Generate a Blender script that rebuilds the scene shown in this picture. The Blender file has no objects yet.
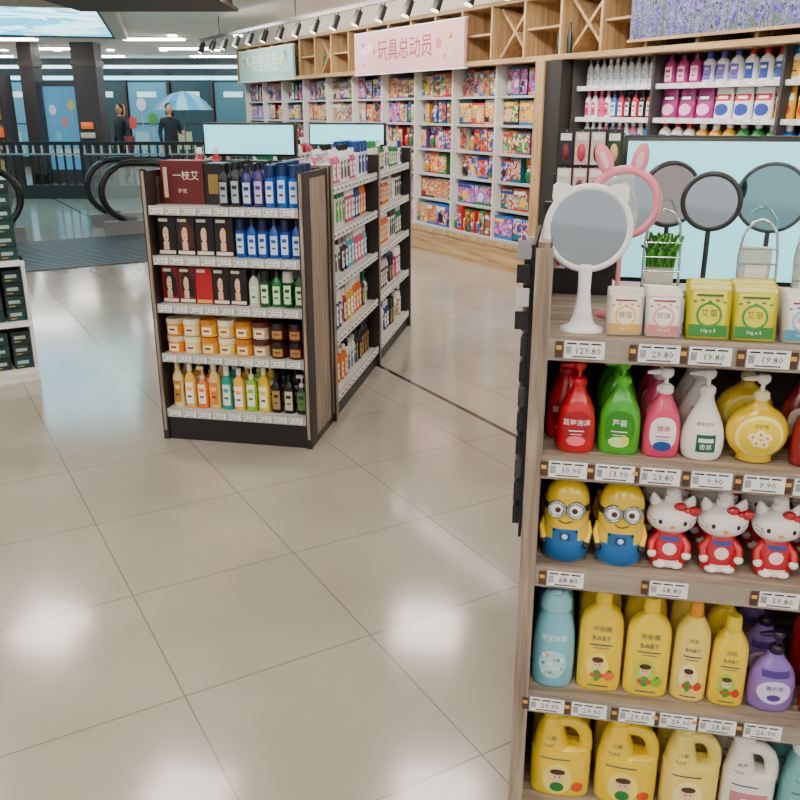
import bpy, math, random
from mathutils import Vector, Matrix
R=random.Random(11)
sc=bpy.context.scene
# ------------------------------------------------------------ materials
MC={}
def lin(c):
    return c/12.92 if c<=0.04045 else ((c+0.055)/1.055)**2.4
def hx(h):
    h=h.lstrip('#'); return tuple(lin(int(h[i:i+2],16)/255) for i in (0,2,4))+(1,)
def mat(h,rough=.4,metal=0,emit=0,alpha=1,trans=0,name=None,coat=0):
    k=(h,rough,metal,emit,alpha,trans,coat)
    if k in MC: return MC[k]
    m=bpy.data.materials.new(name or 'mat_'+h.strip('#')); m.use_nodes=True
    b=m.node_tree.nodes['Principled BSDF']
    b.inputs['Base Color'].default_value=hx(h); b.inputs['Roughness'].default_value=rough
    b.inputs['Metallic'].default_value=metal
    if emit: b.inputs['Emission Color'].default_value=hx(h); b.inputs['Emission Strength'].default_value=emit
    if alpha<1: b.inputs['Alpha'].default_value=alpha
    if trans: b.inputs['Transmission Weight'].default_value=trans
    if coat: b.inputs['Coat Weight'].default_value=coat
    MC[k]=m; return m
def nodes(m):
    return m.node_tree.nodes, m.node_tree.links, m.node_tree.nodes['Principled BSDF']
def wood(name,c1,c2,axis='z',rough=.5,sc_=1.0):
    m=bpy.data.materials.new(name); m.use_nodes=True; N,L,b=nodes(m)
    tc=N.new('ShaderNodeTexCoord'); mp=N.new('ShaderNodeMapping')
    s=[26*sc_,26*sc_,26*sc_]; s['xyz'.index(axis)]=1.6*sc_
    mp.inputs['Scale'].default_value=s
    nz=N.new('ShaderNodeTexNoise'); nz.inputs['Scale'].default_value=2.2; nz.inputs['Detail'].default_value=6; nz.inputs['Distortion'].default_value=.6
    cr=N.new('ShaderNodeValToRGB'); cr.color_ramp.elements[0].position=.32; cr.color_ramp.elements[1].position=.68
    cr.color_ramp.elements[0].color=hx(c1); cr.color_ramp.elements[1].color=hx(c2)
    L.new(tc.outputs['Object'],mp.inputs[0]); L.new(mp.outputs[0],nz.inputs['Vector']); L.new(nz.outputs['Fac'],cr.inputs[0]); L.new(cr.outputs[0],b.inputs['Base Color'])
    b.inputs['Roughness'].default_value=rough
    return m
def printm(name,cols,scale=14,emit=0,dist=1.5):
    m=bpy.data.materials.new(name); m.use_nodes=True; N,L,b=nodes(m)
    tc=N.new('ShaderNodeTexCoord'); nz=N.new('ShaderNodeTexNoise'); nz.inputs['Scale'].default_value=scale; nz.inputs['Detail'].default_value=3
    nz.inputs['Distortion'].default_value=dist
    cr=N.new('ShaderNodeValToRGB'); cr.color_ramp.interpolation='CONSTANT'
    n=len(cols); el=cr.color_ramp.elements
    el[0].position=0; el[0].color=hx(cols[0]); el[1].position=.36; el[1].color=hx(cols[1])
    for i in range(2,n):
        e=el.new(.36+(i-1)*.3/(n-1)); e.color=hx(cols[i])
    L.new(tc.outputs['Object'],nz.inputs['Vector']); L.new(nz.outputs['Fac'],cr.inputs[0]); L.new(cr.outputs[0],b.inputs['Base Color'])
    if emit: L.new(cr.outputs[0],b.inputs['Emission Color']); b.inputs['Emission Strength'].default_value=emit
    b.inputs['Roughness'].default_value=.35
    return m
WOODZ=wood('wood_grey_vertical','#6c5c4e','#ab9a86','z'); WOODX=wood('wood_grey_horizontal','#6e5e50','#ac9b88','x')
WALM=wood('wood_warm','#9c7a50','#cba878','x',sc_=.5); WALMZ=wood('wood_warm_v','#9c7a50','#cba878','z',sc_=.5)
WHITE=mat('#f2f2ee',.45); BLACK=mat('#0c0c0d',.4); DARK=mat('#1c1a1a',.45); CHROME=mat('#d8dadc',.12,1); GREYM=mat('#8a8c8e',.35,.6)
INK=mat('#1a1a1a',.5); TAGW=mat('#f2f6f4',.4); SHELFW=mat('#cfccc4',.4)
# ------------------------------------------------------------ text geometry
TG={}
def text_geo(s):
    if s in TG: return TG[s]
    cu=bpy.data.curves.new('t','FONT'); cu.body=s; cu.size=1; cu.align_x='CENTER'; cu.align_y='CENTER'; cu.resolution_u=1
    ob=bpy.data.objects.new('t',cu); sc.collection.objects.link(ob)
    dg=bpy.context.evaluated_depsgraph_get(); me=bpy.data.meshes.new_from_object(ob.evaluated_get(dg))
    r=([tuple(v.co) for v in me.vertices],[tuple(p.vertices) for p in me.polygons])
    bpy.data.objects.remove(ob); bpy.data.curves.remove(cu); bpy.data.meshes.remove(me)
    TG[s]=r; return r
# ------------------------------------------------------------ mesh builder
def sm(prof,k=3):
    out=[]; n=len(prof)
    for i in range(n-1):
        p0=prof[max(i-1,0)];p1=prof[i];p2=prof[i+1];p3=prof[min(i+2,n-1)]
        for j in range(k):
            t=j/k
            out.append(tuple(max(q,0.0) if ii<3 else q for ii,q in enumerate(.5*((2*b_)+(-a+c)*t+(2*a-5*b_+4*c-d)*t*t+(-a+3*b_-3*c+d)*t**3) for a,b_,c,d in zip(p0,p1,p2,p3))))
    out.append(prof[-1]); 
    return out
def interp(prof,z):
    if z<=prof[0][0]: return prof[0]
    for a,b in zip(prof,prof[1:]):
        if a[0]<=z<=b[0]:
            t=(z-a[0])/max(b[0]-a[0],1e-9); return tuple(x+(y-x)*t for x,y in zip(a,b))
    return prof[-1]
class MB:
    def __init__(s): s.v=[];s.f=[];s.mi=[];s.s=[];s.ms=[];s.M=Matrix.Identity(4)
    def at(s,x=0,y=0,z=0,rz=0,k=1,rx=0,ry=0):
        s.M=Matrix.Translation((x,y,z))@Matrix.Rotation(rz,4,'Z')@Matrix.Rotation(ry,4,'Y')@Matrix.Rotation(rx,4,'X')@Matrix.Scale(k,4); return s
    def add(s,vs,fs,m,smooth=False):
        if m not in s.ms: s.ms.append(m)
        i=s.ms.index(m); o=len(s.v); M=s.M
        s.v+=[tuple(M@Vector(v)) for v in vs]
        for f in fs: s.f.append(tuple(o+q for q in f)); s.mi.append(i); s.s.append(smooth)
    def box(s,x0,x1,y0,y1,z0,z1,m,sl=0):
        s.add([(x0,y0,z0),(x1,y0,z0),(x1,y1,z0),(x0,y1,z0),(x0,y0+sl,z1),(x1,y0+sl,z1),(x1,y1,z1),(x0,y1,z1)],
              [(0,3,2,1),(4,5,6,7),(0,1,5,4),(1,2,6,5),(2,3,7,6),(3,0,4,7)],m)
    def rbox(s,x0,x1,y0,y1,z0,z1,m,r=.004):
        cx,cy=(x0+x1)/2,(y0+y1)/2; hx_,hy=(x1-x0)/2,(y1-y0)/2
        rings=[]
        for z,i in ((z0,r*.6),(z0+r*.6,0),(z1-r*.6,0),(z1,r*.6)):
            ring=[]
            for q,(sx,sy) in enumerate(((1,1),(-1,1),(-1,-1),(1,-1))):
                for j in range(4):
                    a=math.pi/2*(q+j/3)
                    ring.append((cx+sx*(hx_-r)+(r-i)*math.cos(a),cy+sy*(hy-r)+(r-i)*math.sin(a),z))
            rings.append(ring)
        s.loft(rings,m,True)
    def loft(s,rings,m,smooth=True,cap=True):
        n=len(rings[0]); vs=[p for r in rings for p in r]; fs=[]
        for i in range(len(rings)-1):
            for j in range(n):
                k=(j+1)%n; fs.append((i*n+j,i*n+k,(i+1)*n+k,(i+1)*n+j))
        s.add(vs,fs,m,smooth)
        if cap: s.add(rings[0],[tuple(range(n-1,-1,-1))],m); s.add(rings[-1],[tuple(range(n))],m)
    def body(s,prof,m,e=2,n=24):
        rings=[]
        for p in prof:
            z,rx,ry=p[:3]; cx=p[3] if len(p)>3 else 0; ring=[]
            for j in range(n):
                a=2*math.pi*j/n; c,d=math.cos(a),math.sin(a)
                ring.append((cx+rx*math.copysign(abs(c)**(2/e),c),ry*math.copysign(abs(d)**(2/e),d),z))
            rings.append(ring)
        s.loft(rings,m)
    def cyl(s,x,y,z0,z1,r,m,n=12,r2=None):
        r2=r if r2 is None else r2
        s.loft([[(x+q*math.cos(2*math.pi*j/n),y+q*math.sin(2*math.pi*j/n),z) for j in range(n)] for z,q in ((z0,r),(z1,r2))],m)
    def onsurf(s,prof,e,x,z,off):
        p=interp(prof,z); cx=p[3] if len(p)>3 else 0
        t=min(abs((x-cx)/max(p[1],1e-6)),.995)
        return (x,-(p[2]*(1-t**e)**(1/e))-off,z)
    def decal(s,prof,cx,cz,rx,rz,m,e=2,off=.0008,n=18,k=3,sq=2):
        vs=[s.onsurf(prof,e,cx,cz,off)]; fs=[]
        for i in range(1,k+1):
            for j in range(n):
                a=2*math.pi*j/n; c,d=math.cos(a),math.sin(a)
                vs.append(s.onsurf(prof,e,cx+rx*i/k*math.copysign(abs(c)**(2/sq),c),cz+rz*i/k*math.copysign(abs(d)**(2/sq),d),off))
        for j in range(n):
            q=(j+1)%n; fs.append((0,1+j,1+q))
            for i in range(k-1): fs.append((1+i*n+j,1+(i+1)*n+j,1+(i+1)*n+q,1+i*n+q))
        s.add(vs,fs,m,True)
    def rect(s,prof,x0,x1,z0,z1,m,e=2,off=.0008,n=8,k=4):
        vs=[s.onsurf(prof,e,x0+(x1-x0)*i/n,z0+(z1-z0)*j/k,off) for j in range(k+1) for i in range(n+1)]
        fs=[(j*(n+1)+i,j*(n+1)+i+1,(j+1)*(n+1)+i+1,(j+1)*(n+1)+i) for j in range(k) for i in range(n)]
        s.add(vs,fs,m,True)
    def stext(s,prof,t,cx,cz,size,m,e=2,off=.0014):
        v,f=text_geo(t); s.add([s.onsurf(prof,e,cx+a*size,cz+b*size,off) for a,b,_ in v],f,m)
    def text(s,t,x,y,z,size,m,mx=1):
        v,f=text_geo(t); s.add([(x+a*size*mx,y,z+b*size) for a,b,_ in v],f,m)
    def prism(s,out,y0,y1,m):
        n=len(out); vs=[(x,y0,z) for x,z in out]+[(x,y1,z) for x,z in out]
        s.add(vs,[tuple(range(n)),tuple(range(2*n-1,n-1,-1))]+[(i,i+n,(i+1)%n+n,(i+1)%n) for i in range(n)],m)
    def ell(s,x,y,z,rx,ry,rz,m,n=16,k=9):
        s.loft([[(x+rx*math.sin(math.pi*(i+.02)/(k+.04))*math.cos(2*math.pi*j/n),y+ry*math.sin(math.pi*(i+.02)/(k+.04))*math.sin(2*math.pi*j/n),z-rz*math.cos(math.pi*(i+.02)/(k+.04))) for j in range(n)] for i in range(k+1)],m)
    def ring(s,x,y,z,Rr,r,m,n=32,k=8,ry=None,flat=1):
        vs=[];fs=[]
        for i in range(n):
            a=2*math.pi*i/n
            for j in range(k):
                b=2*math.pi*j/k; q=Rr+r*math.cos(b); vs.append((x+q*math.cos(a),y+r*flat*math.sin(b),z+q*math.sin(a)))
        for i in range(n):
            for j in range(k):
                fs.append((i*k+j,((i+1)%n)*k+j,((i+1)%n)*k+(j+1)%k,i*k+(j+1)%k))
        s.add(vs,fs,m,True)
    def disc(s,x,y,z,r,m,n=28,rz=None):
        rz=rz or r; s.add([(x+r*math.cos(2*math.pi*i/n),y,z+rz*math.sin(2*math.pi*i/n)) for i in range(n)],[tuple(range(n))],m)
    def tube(s,path,r,m,n=8,closed=False):
        P=[Vector(p) for p in path]; rings=[]
        for i,p in enumerate(P):
            t=(P[min(i+1,len(P)-1)]-P[max(i-1,0)]).normalized()
            a=t.cross(Vector((0,1,0)) if abs(t.y)<.9 else Vector((1,0,0))).normalized(); b=t.cross(a)
            rings.append([tuple(p+a*r*math.cos(2*math.pi*j/n)+b*r*math.sin(2*math.pi*j/n)) for j in range(n)])
        s.loft(rings,m)
FR={'R':((.25,1.57,0),-math.radians(11)),'M':((-1.185,4.083,0),-math.radians(11)),'W':((5.4*.866,2.7,0),-math.radians(60)),'T':((0,0,0),-math.radians(60)),'L':((-2.25,5.08,0),math.radians(30)),'C':((-3.9,12.0,0),math.radians(15)),None:((0,0,0),0)}
def fmat(fr,p,rz):
    l,a=FR[fr]; return Matrix.Translation(l)@Matrix.Rotation(a,4,'Z')@Matrix.Translation(p)@Matrix.Rotation(rz,4,'Z')
def fin(mb,name,fr=None,p=(0,0,0),rz=0):
    if isinstance(mb,bpy.types.Mesh): me=mb
    else:
        me=bpy.data.meshes.new(name); me.from_pydata(mb.v,[],mb.f)
        for m in mb.ms: me.materials.append(m)
        me.polygons.foreach_set('material_index',mb.mi); me.polygons.foreach_set('use_smooth',mb.s); me.update()
    ob=bpy.data.objects.new(name,me); sc.collection.objects.link(ob); ob.matrix_world=fmat(fr,p,rz)
    return ob
def tag(mb,x,z,price,w=.074,h=.034,y=-.012,thumb=True):
    mb.box(x-w/2,x+w/2,y-.002,y,z-h/2,z+h/2,TAGW)
    mb.text(price,x+.006,y-.0028,z-h*.05,h*.52,INK)
    for i in range(3):
        zz=z+h*.36; mb.box(x-w*.44+i*w*.3,x-w*.44+i*w*.3+w*.24,y-.0026,y-.0021,zz-.0015,zz+.0015,INK)
    mb.box(x-w*.3,x+w*.3,y-.0026,y-.0021,z-h*.42,z-h*.34,mat('#555555'))
    for i in range(5): mb.box(x-w*.46+i*.0022,x-w*.46+i*.0022+.001,y-.0026,y-.0021,z-h*.25,z+h*.2,INK)
# ============================================================ ROOM SHELL
fm=bpy.data.materials.new('polished_floor_tile'); fm.use_nodes=True; N,L,b=nodes(fm)
tc=N.new('ShaderNodeTexCoord'); sx=N.new('ShaderNodeSeparateXYZ'); L.new(tc.outputs['Object'],sx.inputs[0])
def mth(op,a,b_=None):
    n=N.new('ShaderNodeMath'); n.operation=op
    for i,q in enumerate((a,b_)):
        if q is None: continue
        if isinstance(q,(int,float)): n.inputs[i].default_value=q
        else: L.new(q,n.inputs[i])
    return n.outputs[0]
def line(coord,off,per,w):
    f=mth('FRACT',mth('DIVIDE',mth('ADD',coord,-off+100*per+w/2),per)); return mth('LESS_THAN',f,w/per)
l1=line(sx.outputs[0],-2.08,.62,.005); l2=line(sx.outputs[1],1.09,.605,.005)
band=mth('LESS_THAN',mth('ABSOLUTE',mth('ADD',sx.outputs[1],-2.575)),.015)
lm=mth('MULTIPLY',mth('MAXIMUM',l1,l2),.62)
nz=N.new('ShaderNodeTexNoise'); nz.inputs['Scale'].default_value=1.6; nz.inputs['Detail'].default_value=8; L.new(tc.outputs['Object'],nz.inputs['Vector'])
cr=N.new('ShaderNodeValToRGB'); cr.color_ramp.elements[0].color=hx('#9a9284'); cr.color_ramp.elements[1].color=hx('#aca496'); cr.color_ramp.elements[0].position=.3; cr.color_ramp.elements[1].position=.7
L.new(nz.outputs['Fac'],cr.inputs[0])
mx=N.new('ShaderNodeMixRGB'); mx.inputs[2].default_value=hx('#554d45'); L.new(lm,mx.inputs[0]); L.new(cr.outputs[0],mx.inputs[1])
mx2=N.new('ShaderNodeMixRGB'); mx2.inputs[2].default_value=hx('#15110e'); L.new(band,mx2.inputs[0]); L.new(mx.outputs[0],mx2.inputs[1])
L.new(mx2.outputs[0],b.inputs['Base Color']); b.inputs['Roughness'].default_value=.15; b.inputs['IOR'].default_value=1.6; b.inputs['Coat Weight'].default_value=.35; b.inputs['Coat Roughness'].default_value=.09
mb=MB(); mb.box(-36,8,-18,30,-.1,0,fm); fin(mb,'floor','T')
CEIL=mat('#f0ede6',.8)
mb=MB(); mb.box(-20,10,-4,28,3.0,3.1,CEIL); fin(mb,'ceiling')
mb=MB(); mb.box(-15.3,4,.5,.6,0,3.0,mat('#ece6da',.8)); fin(mb,'wall_right','W')
mb=MB(); mb.box(-20,10,27,27.2,0,3.0,mat('#66727a',.6)); fin(mb,'wall_far')
mb=MB(); mb.box(-16.2,-16,-4,27,0,3.0,mat('#8e8a84',.7)); fin(mb,'wall_left')
mb=MB(); mb.box(-4.0,-2.1,9.0,11.7,2.8,3.0,mat('#2e2019',.6)); mb.box(-4.05,-2.05,8.9,11.8,2.78,2.82,mat('#4a3628',.6)); fin(mb,'trim_1')
LEM=mat('#fff7ec',.4,0,40)
gm=None
for ix in range(-3,4):
    for iy in range(-2,7):
        X=ix*1.75+.25; Y=iy*2.1+.5
        n_=X*.866+Y*.5; 
        if n_>4.4 or Y>13 or (X<-1.5 and Y>8): continue
        if gm is None:
            mb=MB(); mb.box(-.32,.32,-.32,.32,.035,.06,WHITE)
            for q in (-.22,0,.22): mb.box(-.29,.29,q-.03,q+.03,.01,.035,LEM)
            for q in (-.32,-.11,.11,.31): mb.box(-.32,.32,q,q+.01,0,.035,CHROME)
            for q in (-.32,.31): mb.box(q,q+.01,-.32,.32,0,.035,WHITE)
            gm=fin(mb,'grille_ceiling_light',None,(X,Y,2.94),-math.radians(11)).data
        else: fin(gm,'grille_ceiling_light',None,(X,Y,2.94),-math.radians(11))
LE2=mat('#fff9f2',.4,0,34)
for X in range(-14,-1,3):
    for Y in (18.7,21.5,24.5):
        mb=MB(); mb.box(-.6,.6,-.12,.12,0,.03,LE2); mb.box(-.64,.64,-.16,.16,.03,.06,WHITE); fin(mb,'linear_ceiling_light',None,(X,Y,2.94))
# illuminated picture panel in the ceiling
sky=printm('ceiling_screen_picture',['#58c0e4','#8cdcf0','#c8f2f8','#40a8d4','#90dcc0','#b0e4ec'],.5,3.6,.5)
mb=MB(); mb.box(-9,0,0,5.0,2.86,2.88,sky); FRC=mat('#c8c2b8',.5)
for a in ((-9.2,.2,-.2,0),(-9.2,.2,5.0,5.2),(-9.2,-9.0,0,5.0),(0,.2,0,5.0)): mb.box(*a,2.83,2.999,FRC)
for a in ((-9.0,0,.0,.04),(-9.0,0,4.96,5.0),(-.04,0,0,5.0)): mb.box(*a,2.835,2.86,mat('#3a322c',.5))
fin(mb,'ceiling_light_panel','C')
mb=MB()
for i in range(6):
    for Yd in (18.2,22.5): mb.cyl(-3.2-i*1.3,Yd,2.97,2.995,.09,mat('#ffffff',.4,0,16))
fin(mb,'recessed_downlights')
# ============================================================ WALL DISPLAY
arts=[printm('print_red',['#a01018','#e8b818','#d82020','#f0e0c8','#16285c','#b01818'],11),
      printm('print_blue',['#10389a','#2a88d8','#d8e8f0','#d84018','#0a1f68','#1c58b8'],11),
      printm('print_yellow',['#e8a808','#f4cc28','#b82010','#f0d890','#1c5898','#e09808'],12),
      printm('print_purple',['#6a2a88','#d05aa0','#f0c0d8','#3a5ab8','#e85088','#8a3a98'],12),
      printm('print_dark',['#10141e','#2c3644','#b01c1c','#e0a020','#184880','#0c0e14'],11),
      printm('print_teal',['#106a78','#38b0a8','#e8e0c0','#d85018','#0c4450','#188890'],12),
      printm('print_orange',['#c84a08','#f08a18','#1c2c58','#f8e0a0','#a82810','#e06a10'],12),
      printm('print_sky',['#1868b8','#58b0e8','#f0f0f0','#e8c020','#104088','#2890d0'],12),
      printm('print_green',['#147838','#58b840','#f0e8c0','#d82828','#0c4824','#28a050'],12)]
edge=['#900e14','#123a90','#c88408','#682a80','#12151c','#0e6270','#b84408','#a8a49a','#1c2c50','#20742c','#c81c28','#1c68b0']
SHW=mat('#d4d4d0',.45)
wd=MB()
wd.box(-14.6,-6.3,-.02,.42,.0,.29,WALM); wd.box(-14.6,-6.3,-.03,-.02,.24,.29,WALMZ)
wd.box(-14.6,-6.3,.42,.48,.29,2.02,mat('#6a645c',.6))
px=-14.6
posts=[]
while px<-6.8: posts.append(px); px+=.798
posts.append(-6.62)
for p in posts: wd.box(p-.011,p+.011,-.0,.44,.29,2.02,SHW)
zs=[.30,.60,.88,1.16,1.44,1.72]
for z in zs:
    dd=.0 if z<.5 else .06
    wd.box(-14.6,-6.6,dd,.43,z,z+.015,SHW); wd.box(-14.6,-6.6,dd-.01,dd,z-.008,z+.015,mat('#b0b6b8'))
wd.box(-6.60,-6.28,-.12,.48,0,2.02,mat('#2a2622',.5)); wd.box(-6.62,-6.5,-.14,-.12,0,2.02,WALMZ)
fin(wd,'toy_display_shelving','W')
tb=MB()
for bi in range(len(posts)-1):
    a0,a1=posts[bi]+.014,posts[bi+1]-.014
    for zi,z in enumerate(zs):
        H=(zs[zi+1]-z-.025) if zi<5 else .275
        x=a0
        w0=R.choice((.09,.13,.18,.24,.3))
        k=R.randrange(9); 
        while x<a1-.06:
            w=min(w0*R.uniform(.9,1.1),a1-x); 
            if w<.05: break
            h=H*R.uniform(.82,1.0); 
            if R.random()<.45: k=R.randrange(9)
            y0=.02 if z<.5 else .085; y0+=R.uniform(0,.02)
            e=R.choice(edge)
            if R.random()<.25 and w<.2:
                tb.box(x+.006,x+w-.006,y0+.05,y0+.07,z+.0155,z+.0155+h,mat(e,.4)); tb.box(x+.012,x+w-.012,y0+.046,y0+.049,z+.0155+h*.62,z+.0155+h*.95,arts[k])
                tb.ell(x+w/2,y0+.03,z+.016+h*.3,w*.34,.03,h*.26,mat(R.choice(edge),.3),10,6); tb.ell(x+w/2,y0+.028,z+.016+h*.5,w*.18,.025,h*.1,mat('#e8c0a0',.4),8,5)
            else:
                tb.box(x+.003,x+w-.003,y0,y0+.2,z+.0155,z+.0155+h,mat(e,.35))
                t=R.uniform(.04,.16)
                tb.box(x+.008,x+w-.008,y0-.003,y0-.0005,z+.0155+h*t,z+.0155+h*R.uniform(.88,.97),arts[k])
                if R.random()<.6: tb.box(x+.012,x+w*R.uniform(.5,.9),y0-.005,y0-.0035,z+.0155+h*.74,z+.0155+h*.88,mat(R.choice(['#f0e8d8','#f0d020','#d01818','#1840a0']),.4))
                if R.random()<.5: tb.disc(x+w*R.uniform(.35,.65),y0-.006,z+.0155+h*.4,min(w,h)*.24,mat(R.choice(['#e8b890','#f0b820','#b8d8f0','#c01818','#181c28']),.4),12)
                if R.random()<.4: tb.box(x+.012,x+w*.35,y0-.0055,y0-.0038,z+.0155+h*.1,z+.0155+h*.3,mat(R.choice(edge),.4))
            x+=w
fin(tb,'toy_boxes','W')
fb=MB()
fb.box(-14.7,-1.5,-.1,.48,2.025,2.07,WALM); fb.box(-14.7,-1.5,-.1,.48,2.55,2.59,WALM); fb.box(-14.7,-1.5,.44,.49,2.07,2.55,mat('#d4ba8c',.6))
x=-14.68; i=0
while x<-1.5:
    fb.box(x-.015,x+.015,-.09,.44,2.07,2.55,WALMZ)
    if i%2==0 :
        for s_ in (1,-1):
            q=[(x+.04,2.09 if s_>0 else 2.53),(x+.48,2.53 if s_>0 else 2.09)]
            (xa,za),(xb,zb)=q
            fb.add([(xa-.02,.0,za),(xa+.02,.0,za),(xb+.02,.0,zb),(xb-.02,.0,zb),(xa-.02,.3,za),(xa+.02,.3,za),(xb+.02,.3,zb),(xb-.02,.3,zb)],[(0,1,2,3),(7,6,5,4),(0,4,5,1),(1,5,6,2),(2,6,7,3),(3,7,4,0)],WALMZ)
    else:
        fb.box(x+.015,x+.5,-.06,.4,2.3,2.32,WALM)
    x+=.52; i+=1
fin(fb,'wood_lattice_fascia','W')
def sign(name,a0,a1,z0,z1,bg,txt,tc_,size,deco):
    m=MB(); m.box(a0,a1,-.14,-.105,z0,z1,bg); m.box(a0-.015,a1+.015,-.138,-.105,z1,z1+.015,WHITE); m.box(a0-.015,a1+.015,-.138,-.105,z0-.015,z0,WHITE)
    if txt: m.text(txt,(a0+a1)/2,-.143,(z0+z1)/2,size,tc_)
    r=random.Random(3)
    for j in range(34):
        xx=a0+.08+(a1-a0-.16)*(r.random()); 
        if txt and abs(xx-(a0+a1)/2)<size*len(txt)*.55: continue
        m.disc(xx,-.1415-r.random()*.001,z0+.08+(z1-z0-.16)*r.random(),r.uniform(.02,.06),mat(r.choice(deco),.6),14)
    fin(m,name,'W')
sign('pink_store_sign',-10.25,-7.8,2.02,2.48,mat('#e4b4b8',.6),'玩具总动员',mat('#b02840',.5),.25,['#f4e0dc','#c85a68','#ecc8c8','#d87a88','#e8b890'])
sign('green_store_sign',-14.45,-12.2,2.04,2.49,mat('#a4d0c4',.6),'母婴用品',mat('#f8fcfa',.5),.28,['#f4f8f0','#5aa898','#d88888','#e8e0a0'])
lav=printm('lavender_picture',['#241f52','#4c3f8a','#7064ac','#4a6a3c','#9a8cc8','#2c4424'],22)
m=MB(); m.box(-5.45,-2.2,-.14,-.105,2.13,2.56,lav); m.box(-5.47,-2.2,-.145,-.105,2.11,2.13,WALM)
for j in range(90):
    xx=R.uniform(-5.4,-2.3); zz=R.uniform(2.18,2.48); m.box(xx-.003,xx+.003,-.1408,-.1404,2.135,zz,mat('#3c6a2c',.6))
    for q in range(3): m.disc(xx+R.uniform(-.008,.008),-.1415-R.random()*.002,zz+q*.018,.013,mat(R.choice(['#6a50b8','#503a98','#8a70cc','#44308a']),.6),8)
fin(m,'lavender_sign','W')
m=MB()
for j in range(3): m.at(-6.45+j*.07,-.02,2.07); m.body([(0,.025,.025),(.14,.025,.025),(.2,.01,.01),(.26,.01,.01)],mat(['#18241c','#f0f0f0','#1c2c20'][j],.2),n=12)
m.at(-11.6,.1,2.07); m.cyl(0,0,0,.12,.06,WHITE)
for j in range(16): 
    a=j*.8; m.ell(.07*math.cos(a),.07*math.sin(a),.16+.04*math.sin(j*2.1),.05,.03,.04,mat('#3c7a3a'),8,5)
m.at(); fin(m,'fascia_ornaments','W')
bs=MB(); bs.box(-6.27,-2,.42,.48,.0,2.02,mat('#8a8680',.6)); bs.box(-6.27,-2,0,.42,0,.12,DARK)
for p in (-6.25,-5.3,-4.1,-2.9): bs.box(p-.012,p+.012,.0,.42,.12,2.02,mat('#3a3a3a',.5))
zb=[.12,.45,.75,1.02,1.27,1.52,1.78]
for z in zb:
    bs.box(-6.27,-2,.05,.42,z,z+.015,WHITE); bs.box(-6.27,-2,.035,.05,z-.02,z+.02,mat('#d9dde0'))
    for j in range(28): bs.box(-6.2+j*.15,-6.13+j*.15,.031,.0345,z-.015,z+.017,TAGW)
fin(bs,'bottle_display_shelving','W')
def qbottle(mb,w,h,c,cap,lab,kind=0,n=12):
    d=w*.32
    C=mat(c,.25); 
    if kind==0: P=[(0,w*.42,d*.9),(h*.03,w*.47,d),(h*.62,w*.47,d),(h*.74,w*.36,d*.8),(h*.8,w*.17,w*.17),(h*.84,w*.16,w*.16)]; ch=(h*.84,h,w*.2)
    elif kind==1: P=[(0,w*.4,d*.9),(h*.04,w*.46,d),(h*.4,w*.38,d*.9),(h*.66,w*.44,d),(h*.78,w*.2,w*.2)]; ch=(h*.78,h,w*.22)
    elif kind==2: P=[(0,w*.42,w*.42),(h*.05,w*.46,w*.46),(h*.7,w*.46,w*.46)]; ch=(h*.7,h,w*.48)
    elif kind==4: P=[(0,w*.46,.035),(h*.08,w*.48,.04),(h*.5,w*.48,.03),(h*.85,w*.47,.012),(h,w*.46,.003)]; ch=0
    else: P=[(0,w*.4,d),(h*.05,w*.45,d),(h*.6,w*.45,d),(h*.7,w*.15,w*.15)]; ch=None
    mb.body(P,C,2.4,n)
    K=mat(cap,.3)
    if ch: mb.cyl(0,0,ch[0],ch[1],ch[2],K,n,ch[2]*.92)
    elif ch is None:
        mb.cyl(0,0,h*.7,h*.78,w*.2,K,n); mb.cyl(0,0,h*.78,h*.92,w*.06,K,6); mb.box(-w*.38,w*.12,-w*.1,w*.1,h*.92,h,K)
    if kind==4:
        mb.decal(P,0,h*.3,w*.36,h*.2,mat(lab,.4),2.4,.0015,12,2); mb.rect(P,-w*.4,w*.4,h*.58,h*.8,K,2.4,.0015,4,2); mb.rect(P,-w*.25,w*.25,h*.65,h*.74,mat('#f4f4f0',.4),2.4,.0025,3,1); return
    z0,z1=P[1][0]+h*.06,(h*.58 if kind!=2 else h*.62)
    mb.rect(P,-w*.3,w*.3,z0,z1,mat(lab,.4),2.4,.0012,4,2)
    mb.rect(P,-w*.2,w*.2,z0+(z1-z0)*.62,z0+(z1-z0)*.8,mat(c if lab!=c else '#ffffff',.4),2.4,.002,3,1)
    mb.rect(P,-w*.16,w*.16,z0+(z1-z0)*.3,z0+(z1-z0)*.4,mat('#444444',.4),2.4,.002,3,1)
wb=MB()
dets=[('#a82a78','#5a1450','#f0b8d4'),('#6a3a98','#d8d8e0','#f0e8f8'),('#e0e4ee','#3a48a8','#6a50b0'),('#1c8a40','#f0e8e0','#f0d838'),('#f0f0f0','#c81c1c','#2440a0'),('#d8285a','#f8f0f0','#ffd0d8'),('#f0f4f8','#2a9ad0','#f0b020'),('#2858b8','#f0f0f0','#f8e040'),('#e8a818','#ffffff','#c82818')]
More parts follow.
